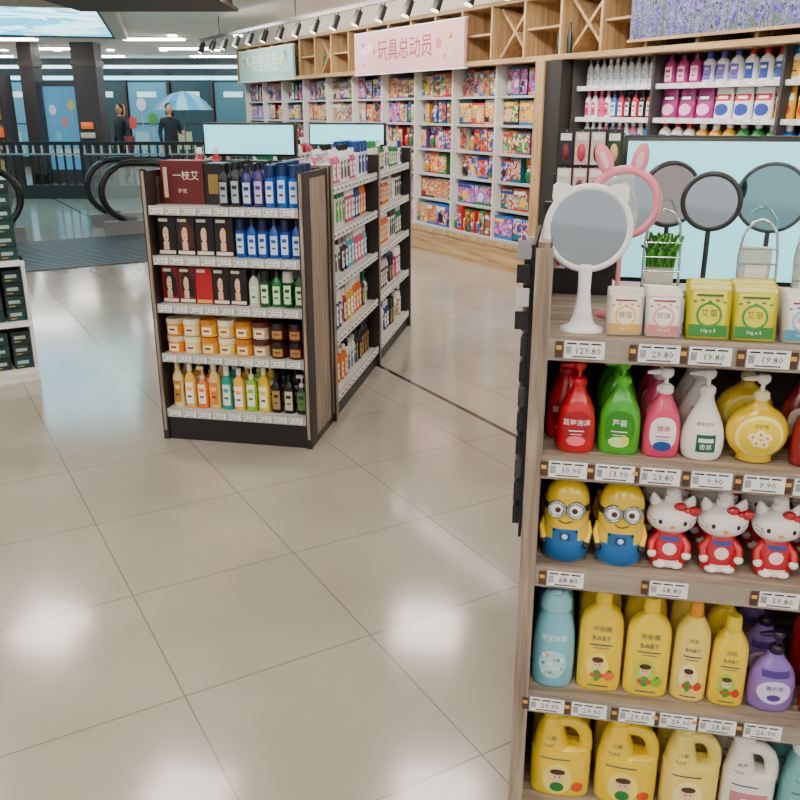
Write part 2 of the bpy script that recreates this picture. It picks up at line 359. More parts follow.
for zi,z in enumerate(zb):
    x=-6.2; cnt=0; c=None
    while x<-2.15:
        if x<-5.4: 
            c={6:('#d4d8dc',R.choice(['#7a8088','#f0f0f0','#383c44']),'#a8b4c0'),5:(R.choice(['#f4f4f4','#e05888','#f4d0dc']),'#e04888','#d83870')}.get(zi,(R.choice(['#f0f0f0','#4898c8','#d87098']),'#dddddd','#2868a0'))
            if zi==5 and x>-5.95: c=(R.choice(['#14181e','#2c60b0','#c82040']),'#202020','#e8e8e8')
            w=.075; kd=0
        elif x<-5.3: x=-5.28; continue
        else:
            if cnt%3==0: c=dets[((cnt//3)*(2 if zi==6 else 4)+(zi*5+2 if zi!=6 else 0))%9]
            cnt+=1
            kd=4 if zi in (5,3,1) else (0 if cnt%6<3 else 1); w=.17 if kd==4 else .12
        hh=.22 if zi>3 else .24
        wb.at(x+w/2,.12,z+.0165); qbottle(wb,w,hh,*c,kd,10)
        if x<-4.2: wb.at(x+w/2,.27,z+.0165); qbottle(wb,w,hh,*c,kd,8)
        x+=w+.008
wb.at(); fin(wb,'laundry_bottle_stock','W')
tl=MB(); tl.box(-15,-4,-.62,-.58,2.68,2.72,BLACK)
for k in range(20):
    a=-14.8+k*.56
    tl.at(a,-.6,2.66,rx=math.radians(-25)); tl.cyl(0,0,-.18,-.02,.05,BLACK,14,.04); tl.cyl(0,0,-.182,-.178,.042,mat('#fff4dc',.4,0,5),14)
    tl.at(a,-.6,0); tl.cyl(0,0,2.62,2.68,.014,BLACK,8)
tl.at()
for a in (-14,-11,-8,-5): tl.cyl(a,-.6,2.72,3.0,.008,BLACK,6)
fin(tl,'track_spotlights','W')
for a in (-13,-10.5,-8.5,-6.5,-4.5):
    ld=bpy.data.lights.new('track_light','AREA'); ld.energy=38; ld.shape='RECTANGLE'; ld.size=1.8; ld.size_y=.15; ld.color=(1,.95,.88)
    lo=bpy.data.objects.new('track_light',ld); sc.collection.objects.link(lo)
    lo.matrix_world=fmat('W',(a,-.95,2.75),0)@Matrix.Rotation(math.radians(38),4,'X')
# ============================================================ MIDDLE GONDOLA
FRAME=mat('#211814',.45)
g=MB(); Wd=.74
g.box(0,Wd,0,.40,0,.12,BLACK)
for x0,x1 in ((-.022,0),(Wd,Wd+.022)):
    g.box(x0,x1,.0,.40,0,1.33,FRAME); 
    g.box(x0-.001 if x0<0 else x0,x1 if x0<0 else x1+.001,.1,.36,.04,1.30,WOODZ)
    g.box(x0-.003,x1+.003,-.012,.0,0,1.34,FRAME); g.box(x0+.004,x1-.004,-.014,-.012,.05,1.33,WOODZ)
g.box(0,Wd,.385,.40,.12,1.33,DARK)
ez=[.14,.43,.68,.915,1.15]
pr=['29.80','19.90','35.00','49.80','25.80','15.90','39.90','59.00','22.50','18.80']
for z in ez:
    g.box(0,Wd,.0,.385,z,z+.02,SHELFW); g.box(0,Wd,-.01,0,z-.018,z+.026,mat('#a9aaa6',.35))
    for j in range(9): tag(g,.045+j*.08,z+.004,R.choice(pr),.066,.034,-.0105)
YB=.42; YE=2.62
g.box(0.0,Wd+.02,YB,YE,0,.1,BLACK); g.box(Wd/2-.015,Wd/2+.035,YB,YE,.1,1.33,mat('#8d887e',.6))
for y in (YB,1.52,YE): g.box(-.02,Wd+.04,y-.02,y+.02,0,1.34,FRAME)
g.box(-.0,Wd+.03,YB-.021,YB-.02,.05,1.34,WOODZ)
for y in (YB,1.52,YE): g.box(Wd+.04,Wd+.043,y-.018,y+.018,0,1.35,WOODZ)
mz=[.1,.42,.72,.98,1.21]
for z in mz:
    for s_ in (0,1):
        xa,xb=((Wd/2+.035,Wd+.02) if s_ else (0.0,Wd/2-.015))
        g.box(xa,xb,YB+.02,YE-.02,z,z+.018,SHELFW)
        xf=Wd+.02 if s_ else -.01
        g.box(xf,xf+.01,YB+.02,YE-.02,z-.018,z+.028,mat('#b4b6b4',.35))
        for j in range(26): g.box(xf+(.01 if s_ else -.002),xf+(.012 if s_ else 0),YB+.04+j*.082,YB+.105+j*.082,z-.013,z+.022,TAGW)
        if s_:
            for j in range(26): g.box(xf+.012,xf+.0125,YB+.05+j*.082,YB+.085+j*.082,z-.002,z+.008,INK)
fin(g,'middle_gondola_shelf','M')
def side_stock(seed,name,side):
    r=random.Random(seed); s=MB()
    pal=[('#f0f0ec','#c8c8c8','#2a78b0'),('#f0f0ea','#1c8a3a','#4ab050'),('#10161e','#101010','#b08838'),('#b01824','#ffffff','#f4e0e0'),('#143c90','#e8e8e8','#ffffff'),('#e0b020','#f4f0e0','#ffffff'),('#ecdcc8','#b07830','#6a3a18'),('#0c7a44','#f0f0f0','#e8f4d8'),('#d85880','#ffffff','#ffffff'),('#f4f4f4','#103c88','#103c88'),('#e86a10','#ffffff','#ffe8c0'),('#4aa8c0','#ffffff','#e8f8fc'),('#181c20','#c0c0c0','#e8e8e8'),('#f0f0ee','#101418','#38404a'),('#f0f0ee','#d0d0d0','#d8b8a0')]
    for zi,z in enumerate(mz):
        y=YB+.03; c=r.choice(pal); kd=0; w=.07; h=.2; left=0
        while y<YE-.11:
            if left==0:
                c=r.choice(pal); kd=r.choice((0,0,1,2,3)); w=r.uniform(.06,.08); h=(.19 if zi==4 else .215)*r.uniform(.85,1.05); left=r.choice((1,2,3))
            if y<1.54 and y+w>1.5: y=1.545
            for dp in (.06,.15):
                if side: s.at(Wd+.015-dp,y+w/2,z+.0185,rz=math.pi/2)
                else: s.at(.0+dp,y+w/2,z+.0185,rz=-math.pi/2)
                qbottle(s,w,h,*c,kd,10)
            y+=w+.003; left-=1
    s.at(); fin(s,name,'M')
side_stock(5,'side_bottle_stock',1); side_stock(8,'side_bottle_stock',0)
def dyebox(m,x,y,z,w,h,d,c,face=True,hair='#141010',side=None):
    m.at(x,y,z); m.box(-w/2,w/2,0,d,0,h,mat(c,.3))
    if face:
        m.disc(0,-.001,h*.56,w*.36,mat(hair,.35),18,h*.36); m.disc(-w*.04,-.002,h*.55,w*.17,mat('#e8bc9c',.5),16,h*.2)
        m.box(-w*.2,w*.1,-.0018,-.0012,h*.14,h*.36,mat('#e0b090',.5))
        m.disc(-w*.1,-.0026,h*.59,w*.025,INK,8); m.disc(w*.02,-.0026,h*.59,w*.025,INK,8); m.box(-w*.08,w*.0,-.0028,-.0022,h*.46,h*.485,mat('#b01c30'))
        m.box(w*.1,w*.42,-.0024,-.0018,h*.2,h*.7,mat(hair,.35))
    m.box(-w*.45,w*.45,-.003,-.002,h*.03,h*.12,mat('#e8e0d0' if face else '#d8b060',.4)); m.box(-w*.4,w*.1,-.003,-.002,h*.88,h*.96,mat('#e8e0d0',.4))
p=MB(); z=1.172
p.at(.125,.12,z); p.box(-.108,.108,0,.12,0,.2,mat('#5a1218',.4)); p.text('一枝艾',.02,-.002,.13,.045,mat('#f0e0d0')); p.text('护发',.0,-.002,.06,.024,mat('#d8b8a0')); p.box(-.095,-.075,-.002,-.0004,.03,.17,mat('#d8b8a0'))
p.at(.283,.12,z); p.box(-.045,.045,0,.12,0,.19,mat('#121216',.3)); p.box(-.025,.025,-.002,-.0004,.05,.14,mat('#a08040',.3,.5))
p.at(); fin(p,'hair_care_gift_box','M')
p=MB()
for j in range(7):
    c=[('#14181e','#101014','#98a4b0'),('#14181e','#101014','#98a4b0'),('#0c2068','#101828','#c8d4e8'),('#3a2a70','#181028','#c0b8e0'),('#0c50b0','#0c2858','#d8e8ff'),('#0e60c0','#0c2858','#d0e0ff'),('#0e60c0','#0c2858','#d0e0ff')][j]
    for dp in (.06,.15,.24): p.at(.36+j*.057,dp,z); qbottle(p,.058,.19+(j%2)*.012,*c,2 if j>3 else 0)
p.at(); fin(p,'top_shelf_bottles','M')
p=MB(); z=.937
for j,c in enumerate(['#141010','#201410','#181014','#1c1816']):
    for dp in (.05,.18): dyebox(p,.056+j*.097,dp,z,.092,.18,.08,c,True,['#080606','#4a2010','#100808','#2c120c'][j])
p.at(); fin(p,'hair_dye_boxes','M')
p=MB()
for j in range(6):
    for dp in (.06,.15): p.at(.43+j*.055,dp,z); qbottle(p,.057,.18,'#0c48a8','#081c44','#d0e0f8',(2,0)[j%2])
p.at(); fin(p,'blue_shampoo_bottles','M')
p=MB(); z=.702
for j,c in enumerate(['#78101a','#680c14','#a8141c','#2c0c10','#1c1414']):
    for dp in (.05,.18): dyebox(p,.052+j*.088,dp,z,.084,.175,.08,c,j!=2,'#120808')
p.at(); fin(p,'hair_dye_boxes','M')
p=MB()
for j in range(5):
    for dp in (.06,.15): p.at(.482+j*.057,dp,z); qbottle(p,.058,.175,['#d0d0cc','#125a24','#146a2c','#0c4824','#146a2c'][j],['#222222','#082010','#082010','#c8c8c0','#082010'][j],'#d8e8c0',(0,2)[j%2])
p.at(); fin(p,'green_shampoo_bottles','M')
p=MB(); z=.452
for j in range(8):
    c=[('#f08818','#d8c8a8'),('#f0d890','#f4ecd0'),('#e8a420','#c87810'),('#f0cc60','#f8f0d0'),('#e09818','#b86c08'),('#c8b090','#5a2414'),('#48100e','#140a0a'),('#541414','#140a0a')][j]
    for lv in (0,1):
        for dp in (.06,.17):
            p.at(.055+j*.09,dp,z+lv*.09); r_=.042
            p.cyl(0,0,0,.058,r_,mat(c[0],.25),18,r_*1.02); p.cyl(0,0,.058,.084,r_*1.05,mat(c[1],.3),18)
            pf=[(0,r_*1.01,r_*1.01),(.06,r_*1.01,r_*1.01)]; p.rect(pf,-.025,.025,.01,.048,mat('#f8ecc0' if j<6 else '#a08040',.4),2,.001,4,1); p.rect(pf,-.015,.015,.026,.036,mat('#8a2010',.4),2,.002,3,1)
p.at(); fin(p,'hair_mask_jars','M')
p=MB(); z=.162
cols=[('#f0dca0','#d8b878','#c88828'),('#f0b840','#f8f0e0','#ffffff'),('#f0701c','#f8d8b0','#fff4e0'),('#f0c878','#f8e8c8','#e87820'),('#189a88','#e8f4f0','#d8f0e8'),('#f0b028','#f8f0e0','#ffffff'),('#88b828','#e0f0c0','#f8f8e0'),('#e8c010','#f8e8b0','#fff8e0'),('#1c0f0e','#101010','#a08040'),('#121010','#101010','#c8b8a0'),('#121010','#c8c8c8','#4a7a38')]
for j,c in enumerate(cols):
    for dp in (.06,.17): p.at(.045+j*.0655,dp,z); qbottle(p,.066,.24*(1-.05*(j%3)) if j<8 else .2,*c,(1,0,3,0)[j%4])
p.at(); fin(p,'conditioner_bottles','M')
SCR=mat('#84e0ea',.3,0,1.5)
def screen(name,fr,x0,x1,y,z0,z1,em=SCR,zf=None):
    s=MB(); s.rbox(x0,x1,y,y+.045,z0,z1,BLACK,.008); s.box(x0+.012,x1-.012,y-.002,y-.0004,z0+.012,z1-.012,em)
    zf=zf if zf is not None else z0-.02
    for q in (x0+.1,x1-.1): s.cyl(q,y+.025,zf+.01,z0+.002,.012,BLACK)
    s.box(x0+.05,x1-.05,y-.01,y+.06,zf,zf+.01,BLACK)
    fin(s,name,fr)
screen('advertising_screen','M',.07,.57,.52,1.375,1.54,SCR,1.345); screen('advertising_screen','M',.22,.74,1.9,1.375,1.52,SCR,1.345)
# ============================================================ LEFT DISPLAY
l=MB(); LW=1.3
l.box(-LW,0,0,.5,0,.05,WHITE)
for zz in (.05,.35,.72): l.box(-LW,0,-.01,.5,zz,zz+.03,WHITE)
for x_ in (-.02,-LW): l.box(x_,x_+.02,0,.5,.05,.75,mat('#e2e2de',.5))
l.box(-LW,0,.48,.5,.05,.75,WHITE)
for z_ in (.05,.35,.72):
    for j in range(12): l.box(-.09-j*.1,-.03-j*.1,-.0125,-.0105,z_,z_+.028,TAGW)
fin(l,'box_display_shelf','L')
l=MB()
for zt,nr in ((.751,6),(.381,4),(.081,3)):
    for j in range(9):
        for k in range(nr):
            dj=R.uniform(-.004,.004); c=R.choice(['#0e3230','#123c38','#0e2426','#182a28'])
            l.box(-.13-j*.125,-.025-j*.125,.03+dj,.4,zt+k*.078,zt+k*.078+.075,mat(c,.3)); l.box(-.115-j*.125,-.05-j*.125,.0285+dj,.0295+dj,zt+k*.078+.03,zt+k*.078+.05,mat('#9ab8b0',.4)); l.box(-.115-j*.125,-.08-j*.125,.0285+dj,.0295+dj,zt+k*.078+.012,zt+k*.078+.018,mat('#c09848',.4))
            if j==0: l.box(-.0248,-.0243,.08,.34,zt+k*.078+.026,zt+k*.078+.048,mat('#9ab8b0',.4))
fin(l,'stacked_boxes','L')
# ============================================================ ESCALATOR, RAILING, MALL
RUB=mat('#0e0e10',.35); GL=mat('#b8d8d8',.05,0,0,.25)
e=MB()
e.box(-11.8,-9.6,1.0,4.2,.001,.012,mat('#4c5051',.45,.4))
for i in range(22): e.box(-11.8+i*.1,-11.77+i*.1,1.05,4.15,.012,.016,mat('#383c3e',.5,.4))
fin(e,'escalator_landing_plate','T')
def handrail(m,x,y0,dirn,L_=2.1,drop=.6):
    pts=[]
    for t in range(0,13):
        a=math.pi*(1.5-t/12); pts.append((x,y0+dirn*(.42+.42*math.cos(a)),.55+.38*math.sin(a)))
    for t in range(1,8): pts.append((x,y0+dirn*(.42+L_*t/7),.93-drop*(t/7)**2))
    m.tube(pts,.045,RUB,8)
    o=[(p[1],p[2]) for p in pts]+[(y0+dirn*(.42+L_),.02),(y0+dirn*.42,.02)]
    m.add([(x,q[0],q[1]) for q in o],[tuple(range(len(o)))],GL)
    m.box(x-.06,x+.06,min(y0,y0+dirn*2.6),max(y0,y0+dirn*2.6),0.0,.18,GREYM)
e=MB(); handrail(e,-12.0,2.35,1); handrail(e,-12.95,2.35,1); e.box(-12.9,-12.07,2.5,4.9,.0,.02,mat('#4a4e50',.4,.5)); fin(e,'escalator','T')
e=MB(); handrail(e,-12.0,1.35,-1); handrail(e,-12.95,1.35,-1); e.box(-12.9,-12.07,-1.1,1.2,.0,.02,mat('#4a4e50',.4,.5)); fin(e,'escalator','T')
rl=MB()
for X0,X1,Y in ((-14,-3.2,16.6),):
    rl.box(X0,X1,Y-.04,Y+.04,.98,1.04,BLACK); rl.box(X0,X1,Y-.03,Y+.03,.80,.83,mat('#8a867e',.4)); rl.box(X0,X1,Y-.03,Y+.03,0,.25,mat('#222222'))
    x=X0
    while x<X1: rl.box(x,x+.03,Y-.02,Y+.02,.1,1.0,BLACK); rl.box(x+.07,x+.1,Y-.01,Y+.01,.83,.98,mat('#c8c2b8')); x+=.16
    x=X0
    while x<X1: rl.box(x,x+.06,Y-.035,Y+.035,0,1.0,BLACK); x+=1.6
fin(rl,'balustrade')
DK=mat('#3a3537',.5)
for X0,X1,Y in ((-8.36,-8.06,20),(-7.2,-6.68,20)):
    bg=MB(); bg.box(X0,X1,Y,Y+.5,0,3.0,DK); bg.box(X0-.02,X1+.02,Y-.02,Y+.52,0,.2,BLACK); bg.box(X0-.02,X1+.02,Y-.02,Y+.52,2.5,2.62,mat('#4a423e')); fin(bg,'mall_column')
bg=MB(); B1=mat('#4a88a4',.35,0,.5); B2=mat('#3c6a78',.3,0,.4); B3=mat('#2c464e',.2,0,.35)  # pane colours glow slightly to imitate lit interiors and distant haze
bg.box(-12,-3,26.2,26.9,0,3.0,mat('#2a3236',.4))
for k in range(7):
    X0=-11.6+k*1.25; bg.box(X0,X0+1.12,26.12,26.19,.3,2.35,[B1,B1,B3,B1,B3,B2,B3][k]); bg.box(X0+1.12,X0+1.2,26.05,26.2,0,2.6,DK); bg.box(X0,X0+1.12,26.1,26.14,1.2,1.24,DK)
    bg.box(X0+.25,X0+.8,26.1,26.115,1.95,2.1,mat('#c8e8ec',.4,0,.8))
    bg.box(X0+.1,X0+.5,26.1,26.115,.5,1.0,mat(['#7ab0b8','#90a880','#a09080'][k%3],.4,0,.3))
for k,(xx,zz,c) in enumerate(((-8.1,1.6,'#d89838'),(-7.8,1.25,'#c84848'),(-7.5,1.75,'#e0e8ec'),(-7.2,1.35,'#409848'))): bg.disc(xx,26.08,zz,.14,mat(c,.4),16,.18); bg.box(xx-.008,xx+.008,26.085,26.09,zz-.6,zz-.17,mat('#cccccc'))
bg.box(-12,-3,26.0,26.2,2.42,2.52,mat('#8fe0ec',.4,0,3)); bg.box(-12,-3,25.4,25.5,2.70,2.78,mat('#d8f4f8',.4,0,3)); fin(bg,'mall_storefront')
bg=MB(); bg.box(-8.02,-7.24,20.3,20.36,.3,2.1,mat('#4a8cb0',.4,0,.5)); bg.box(-8.02,-7.24,20.28,20.38,2.1,2.2,DK); bg.box(-8.02,-7.24,20.3,20.36,0,.3,DK)
for xx,zz,c in ((-7.85,1.6,'#e8f0f4'),(-7.6,1.35,'#e08898'),(-7.42,1.7,'#e8c868'),(-7.78,1.05,'#8ac8e0')): bg.disc(xx,20.29,zz,.08,mat(c),16,.11); bg.box(xx-.005,xx+.005,20.291,20.295,zz-.35,zz-.1,mat('#cccccc'))
bg.box(-7.95,-7.3,20.285,20.298,.6,.75,mat('#d8e8e0')); fin(bg,'balloon_poster')
bg=MB(); bg.rbox(-7.12,-6.86,19.93,19.999,1.2,1.34,mat('#e86818',.4,0,.5),.01); bg.rbox(-7.15,-6.83,19.93,19.999,1.0,1.12,mat('#c8c0b0',.4),.01); fin(bg,'pillar_notice')
bg=MB(); bg.box(-11,-8.42,19,19.6,0,.1,DK)
for k in range(5):
    bg.box(-11,-8.42,19,19.6,.3+k*.36,.33+k*.36,DK)
    x=-10.95
    while x<-8.6: bg.box(x,x+.15,19.05,19.5,.33+k*.36,.33+k*.36+R.uniform(.2,.3),R.choice([arts[2],arts[0],arts[6],mat('#e8b828',.4)])); x+=.165
for x_ in (-11,-8.45): bg.box(x_,x_+.05,19,19.6,0,2.3,DK)
bg.box(-8.8,-8.44,18.94,18.99,1.05,1.25,mat('#e85a18',.4,0,.5)); bg.box(-11,-8.42,18.98,19.6,2.15,2.3,mat('#a82020')); fin(bg,'market_shelf')
u_=MB(); u_.cyl(0,0,0,2.0,.02,GREYM,8); u_.cyl(0,0,0,.06,.22,DK,16)
n=16
for k in range(n):
    a0,a1=2*math.pi*k/n,2*math.pi*(k+1)/n; c=mat('#3898c8' if k%2 else '#78c0dc',.6)
    rr=[(0,2.05),(.3,1.98),(.55,1.82),(.75,1.6)]
    for (r0,z0),(r1,z1) in zip(rr,rr[1:]): u_.add([(r0*math.cos(a0),r0*math.sin(a0),z0),(r1*math.cos(a0),r1*math.sin(a0),z1),(r1*math.cos(a1),r1*math.sin(a1),z1),(r0*math.cos(a1),r0*math.sin(a1),z0)],[(0,1,2,3)],c)
fin(u_,'parasol',None,(-5.45,22.6,0))
pl=MB(); pl.cyl(0,0,0,.45,.2,WHITE,16,.26)
for k in range(60):
    a=k*2.4; h=.5+k*.012; r_=.12+.2*abs(math.sin(k*1.3)); pl.at(r_*math.cos(a),r_*math.sin(a),h,rz=a,ry=.5); pl.ell(0,0,0,.13,.05,.02,mat(['#1c4a20','#2c6a2c','#143818'][k%3]),8,5)
pl.at(); fin(pl,'potted_plant',None,(-4.3,21.5,0))
def person(name,loc,rz,jc,tc2,hair,arm=0,bag=False):
    V=[(0,0,.95),(0,.0,1.15),(0,.0,1.33),(0,0,1.44),(0,-.01,1.52),
       (.09,0,.9),(.1,-.02,.5),(.1,.03,.09),(.1,-.1,.04),
       (-.09,0,.9),(-.1,.04,.5),(-.1,.1,.09),(-.1,-.02,.04),
       (.17,0,1.38),(.23,.02,1.12),(.22,-.1 if not arm else -.22,.9 if not arm else 1.12),(.21,-.13 if not arm else -.28,.82 if not arm else 1.16),
       (-.17,0,1.38),(-.23,.03,1.12),(-.22,-.05,.88),(-.21,-.08,.8)]
    E=[(0,1),(1,2),(2,3),(3,4),(0,5),(5,6),(6,7),(7,8),(0,9),(9,10),(10,11),(11,12),(2,13),(13,14),(14,15),(15,16),(2,17),(17,18),(18,19),(19,20)]
    Rr=[(.15,.11),(.13,.1),(.15,.1),(.06,.06),(.05,.05),(.09,.09),(.06,.065),(.045,.045),(.045,.03),(.09,.09),(.06,.065),(.045,.045),(.045,.03),(.065,.065),(.05,.05),(.038,.038),(.03,.03),(.065,.065),(.05,.05),(.038,.038),(.03,.03)]
    me=bpy.data.meshes.new('b'); me.from_pydata(V,E,[]); ob=bpy.data.objects.new('b',me); sc.collection.objects.link(ob)
    md=ob.modifiers.new('s','SKIN'); 
    for i,r_ in enumerate(Rr): me.skin_vertices[0].data[i].radius=r_
    me.skin_vertices[0].data[0].use_root=True
    s2=ob.modifiers.new('u','SUBSURF'); s2.levels=2; s2.render_levels=2
    bpy.context.view_layer.update()
    dg=bpy.context.evaluated_depsgraph_get(); m2=bpy.data.meshes.new_from_object(ob.evaluated_get(dg))
    vs=[tuple(v.co) for v in m2.vertices]; pols=[(tuple(q.vertices),q.center.copy()) for q in m2.polygons]
    bpy.data.objects.remove(ob)
    sk=mat('#c99b7e',.6); o=MB(); grp={}
    for f,c in pols:
        if c.z<.1: k=mat('#1a1a1c',.5)
        elif c.z<.9 and abs(c.x)<.185: k=mat(tc2,.8)
        elif c.z>1.46: k=sk
        elif abs(c.x)>.17 and (c.z<.86 or (arm and c.y<-.23)): k=sk
        else: k=mat(jc,.8)
        grp.setdefault(k,[]).append(f)
    for k,fs in grp.items(): o.add(vs,fs,k,True)
    o.ell(0,-.01,1.62,.075,.09,.115,sk,16,12); o.ell(0,.018,1.655,.085,.092,.1,mat(hair,.7),16,10); o.ell(0,.05,1.57,.07,.06,.11,mat(hair,.7),12,8)
    o.ell(0,-.1,1.61,.012,.018,.02,sk,8,6)
    for s_ in (-1,1): o.ell(s_*.028,-.088,1.635,.012,.008,.007,INK,8,5); o.ell(s_*.077,0,1.62,.012,.02,.03,sk,8,6)
    o.ell(0,-.092,1.57,.022,.008,.006,mat('#a04848'),8,5)
    for hx0,hy0,hz0 in ((V[16]),(V[20])):
        o.ell(hx0,hy0-.01,hz0-.035,.018,.034,.045,sk,10,7)
        for q in range(4): o.tube([(hx0,hy0-.03+q*.018,hz0-.06),(hx0-.006,hy0-.034+q*.018,hz0-.095),(hx0-.016,hy0-.034+q*.018,hz0-.115)],.0075,sk,6)
        o.tube([(hx0,hy0-.035,hz0-.02),(hx0-.01,hy0-.06,hz0-.05),(hx0-.012,hy0-.062,hz0-.07)],.008,sk,6)
    if bag: o.rbox(.24,.3,-.15,.15,.7,1.0,mat('#7a2c30',.5),.02)
    fin(o,name,None,loc,rz)
person('person',(-5.15,20,0),.5,'#1d2430','#20222a','#120e0c',1)
person('person',(-6.75,21.6,0),-.6,'#23303c','#1c1c20','#0f0c0a',0,True)
# ============================================================ RIGHT GONDOLA
DZ=.015
g=MB(); RW=1.2
g.box(.004,.026,0,.42,0,1.37,WOODZ); g.box(.026,.03,.0,.42,0,1.37,mat('#4c3f35',.6)); g.box(.001,.033,-.014,.0,0,1.36,WOODZ)
g.box(RW,RW+.03,0,.42,0,1.42,WOODZ)
g.box(.03,RW,.40,.412,0,1.17,mat('#54483c',.6)); g.box(.03,RW,0,.42,0,.055,BLACK)
rz_=[.075+DZ,.375+DZ,.69+DZ,.935+DZ,1.18+DZ]
for z in rz_:
    g.box(.03,RW,.0,.40,z-.02,z,WOODX); g.box(.03,RW,-.010,.0,z-.045,z+.004,WOODX)
    g.box(.03,RW,-.0125,-.0101,z-.041,z-.001,mat('#c4b8a8',.25,0,0,.35))
tags={1.18:([.10,.235,.325,.425,.515,.61],['129.80','29.80','19.80','19.80','9.90','29.80']),
 .935:([.085,.175,.26,.355,.45,.54],['10.90','13.90','23.80','9.90','9.90','12.90']),
 .69:([.095,.30,.51],['68.80','68.80','59.80']),
 .375:([.075,.165,.265,.35,.43,.52],['29.90','29.90','29.90','29.90','23.80','26.90']),
 .075:([.1,.25,.4,.55],['39.90','39.90','49.90','35.90'])}
for z,(xs,ps) in tags.items():
    z+=DZ
    for x_,p_ in zip(xs,ps):
        tag(g,x_,z-.021,p_,.074,.034,-.0128)
        g.box(x_-.054,x_-.040,-.0145,-.0128,z-.037,z-.006,mat('#4a3020',.4)); g.box(x_-.052,x_-.042,-.015,-.0146,z-.022,z-.014,mat('#d8a040',.4))
fin(g,'front_gondola_shelf','R')
g=MB(); g.box(.02,RW,.43,2.3,0,.1,BLACK); g.box(.12,RW-.1,.47,2.3,.1,1.12,mat('#8d8274',.6)); 
for z in (.4,.7,.95,1.15): g.box(.0,RW,.45,2.3,z,z+.02,SHELFW)
for y in (.43,1.35,2.28): g.box(0,.02,y,y+.03,0,1.4,BLACK); g.box(RW-.02,RW,y,y+.03,0,1.4,BLACK)
g.box(0.02,.165,.436,.442,.1,1.56,mat('#2a2426',.6))
fin(g,'rear_gondola_shelf','R')
g=MB()
for j in range(9):
    y=.6+j*.18; 
    for z,c in ((1.171,'#222222'),(.971,'#e8e8e8'),(.721,'#c84058')): g.box(.01,.1,y,y+.15,z,z+.17,mat(R.choice([c,'#2c2c34','#dcd8d0','#a83848']),.4)); g.box(.006,.0095,y+.02,y+.13,z+.03,z+.14,mat(R.choice(['#f0f0f0','#d8b060','#303030']),.4))
fin(g,'cosmetic_boxes','R')
g=MB(); g.box(-.008,-.002,.03,.34,.75,1.36,mat('#151517',.6))
for k in range(11):
    for j in range(2):
        z=.78+k*.052; g.tube([(-.002,.08+j*.16,z+.045),(-.026,.08+j*.16,z+.045)],.0015,CHROME,5); g.box(-.022,-.009,.04+j*.16,.12+j*.16,z-.004,z+.036,mat(['#0f0f12','#1b1b20','#3a3a40'][k%3],.4))
for k in range(4): g.box(-.034,-.009,.02,.022,1.2+k*.045,1.235+k*.045,mat(['#101014','#c8c8c8','#101014','#8a8a90'][k],.4))
fin(g,'hanging_accessory_rack','R')
screen('advertising_screen','R',.168,1.16,.5,1.21,1.545,mat('#8ce2ea',.3,0,1.35),1.172)
g=MB()
for j in range(4):
    for q in range(4):
        x=.025+j*.035; z=1.25+q*.078
        c=R.choice(['#101014','#d8d0c8','#9a1828','#18242c','#d8b8b0','#1c4a28','#b89860'])
        g.box(x,x+.03,.425,.433,z,z+.07,mat(c,.4)); g.box(x+.003,x+.027,.423,.425,z+.052,z+.067,mat('#f0f0ec')); g.ell(x+.015,.423,z+.026,.009,.006,.02,mat(R.choice(['#c83058','#2a2a2a','#e8c080','#c8c8c8','#6a1c2c']),.3),8,6)
        g.tube([(x+.015,.4355,z+.072),(x+.015,.418,z+.072)],.0015,CHROME,5)
fin(g,'hanging_cosmetics','R')
MIR=mat('#d4dee0',.04,1)
ZT=1.18+DZ
def mirror(name,a,b_,zc,r,col,ears=None,rim=.008,rz=0,zbase=ZT,face=MIR,bw=.042):
    m=MB(); h=zc-zbase; C=mat(col,.3)
    m.ring(0,0,h,r-rim*.5,rim,C,40,8,flat=.9); m.disc(0,-.004,h,r-rim,face,36); 
    m.loft([[((r-rim)*math.cos(2*math.pi*j/32),y,h+(r-rim)*math.sin(2*math.pi*j/32)) for j in range(32)] for y in (-.002,.006)],C)
    if ears=='cat':
        for s_ in (-1,1):
            a0=math.pi/2-s_*.68
            pts=[(r*.97*math.cos(a0-.3),r*.97*math.sin(a0-.3)),(r*1.12*math.cos(a0-.22),r*1.12*math.sin(a0-.22)),(r*1.31*math.cos(a0-.04),r*1.31*math.sin(a0-.04)),(r*1.31*math.cos(a0+.04),r*1.31*math.sin(a0+.04)),(r*1.12*math.cos(a0+.22),r*1.12*math.sin(a0+.22)),(r*.97*math.cos(a0+.3),r*.97*math.sin(a0+.3))]
            m.prism([(x,h+z) for x,z in pts],-.005,.006,C)
    if ears=='bunny':
        for s_ in (-1,1):
            m.at(s_*r*.5-.01,0,h+r*1.2,ry=s_*.3-.1); m.ell(0,0,0,.016,.007,.034,C,12,10); m.ell(0,-.004,0,.008,.004,.02,mat('#f8c8d0',.4),10,8); m.at()
    m.body([(.0,bw,bw*.75),(.006,bw,bw*.75),(.014,bw*.5,.016),(.022,.009,.008)],C,n=24)
    if ears=='cat':
        m.body(sm([(.012,.026,.012),(.03,.018,.01),(h*.4,.012,.008),(h-r-.0,.013,.008),(h-r+.012,.012,.006)],2),C,2.6,20)
    else: m.cyl(0,.002,.02,h-r+.004,.005,C,10)
    fin(m,name,'R',(a,b_,zbase+.0005),rz)
mirror('cat_ear_mirror',.093,.055,1.39,.079,'#f2f4f0','cat',.007,.05)
mirror('rabbit_ear_mirror',.162,.19,1.425,.068,'#ee8a9c','bunny',.009,-.1)
mirror('round_table_mirror',.262,.31,1.432,.066,'#2c2a2c',None,.006,.35,face=mat('#c8b8b0',.05,1))
mirror('round_table_mirror',.318,.13,1.436,.053,'#26262a',None,.006,-.15,bw=.028)
mirror('round_table_mirror',.455,.27,1.432,.068,'#3a4044',None,.005,-.2,face=mat('#a8dcdc',.05,1))
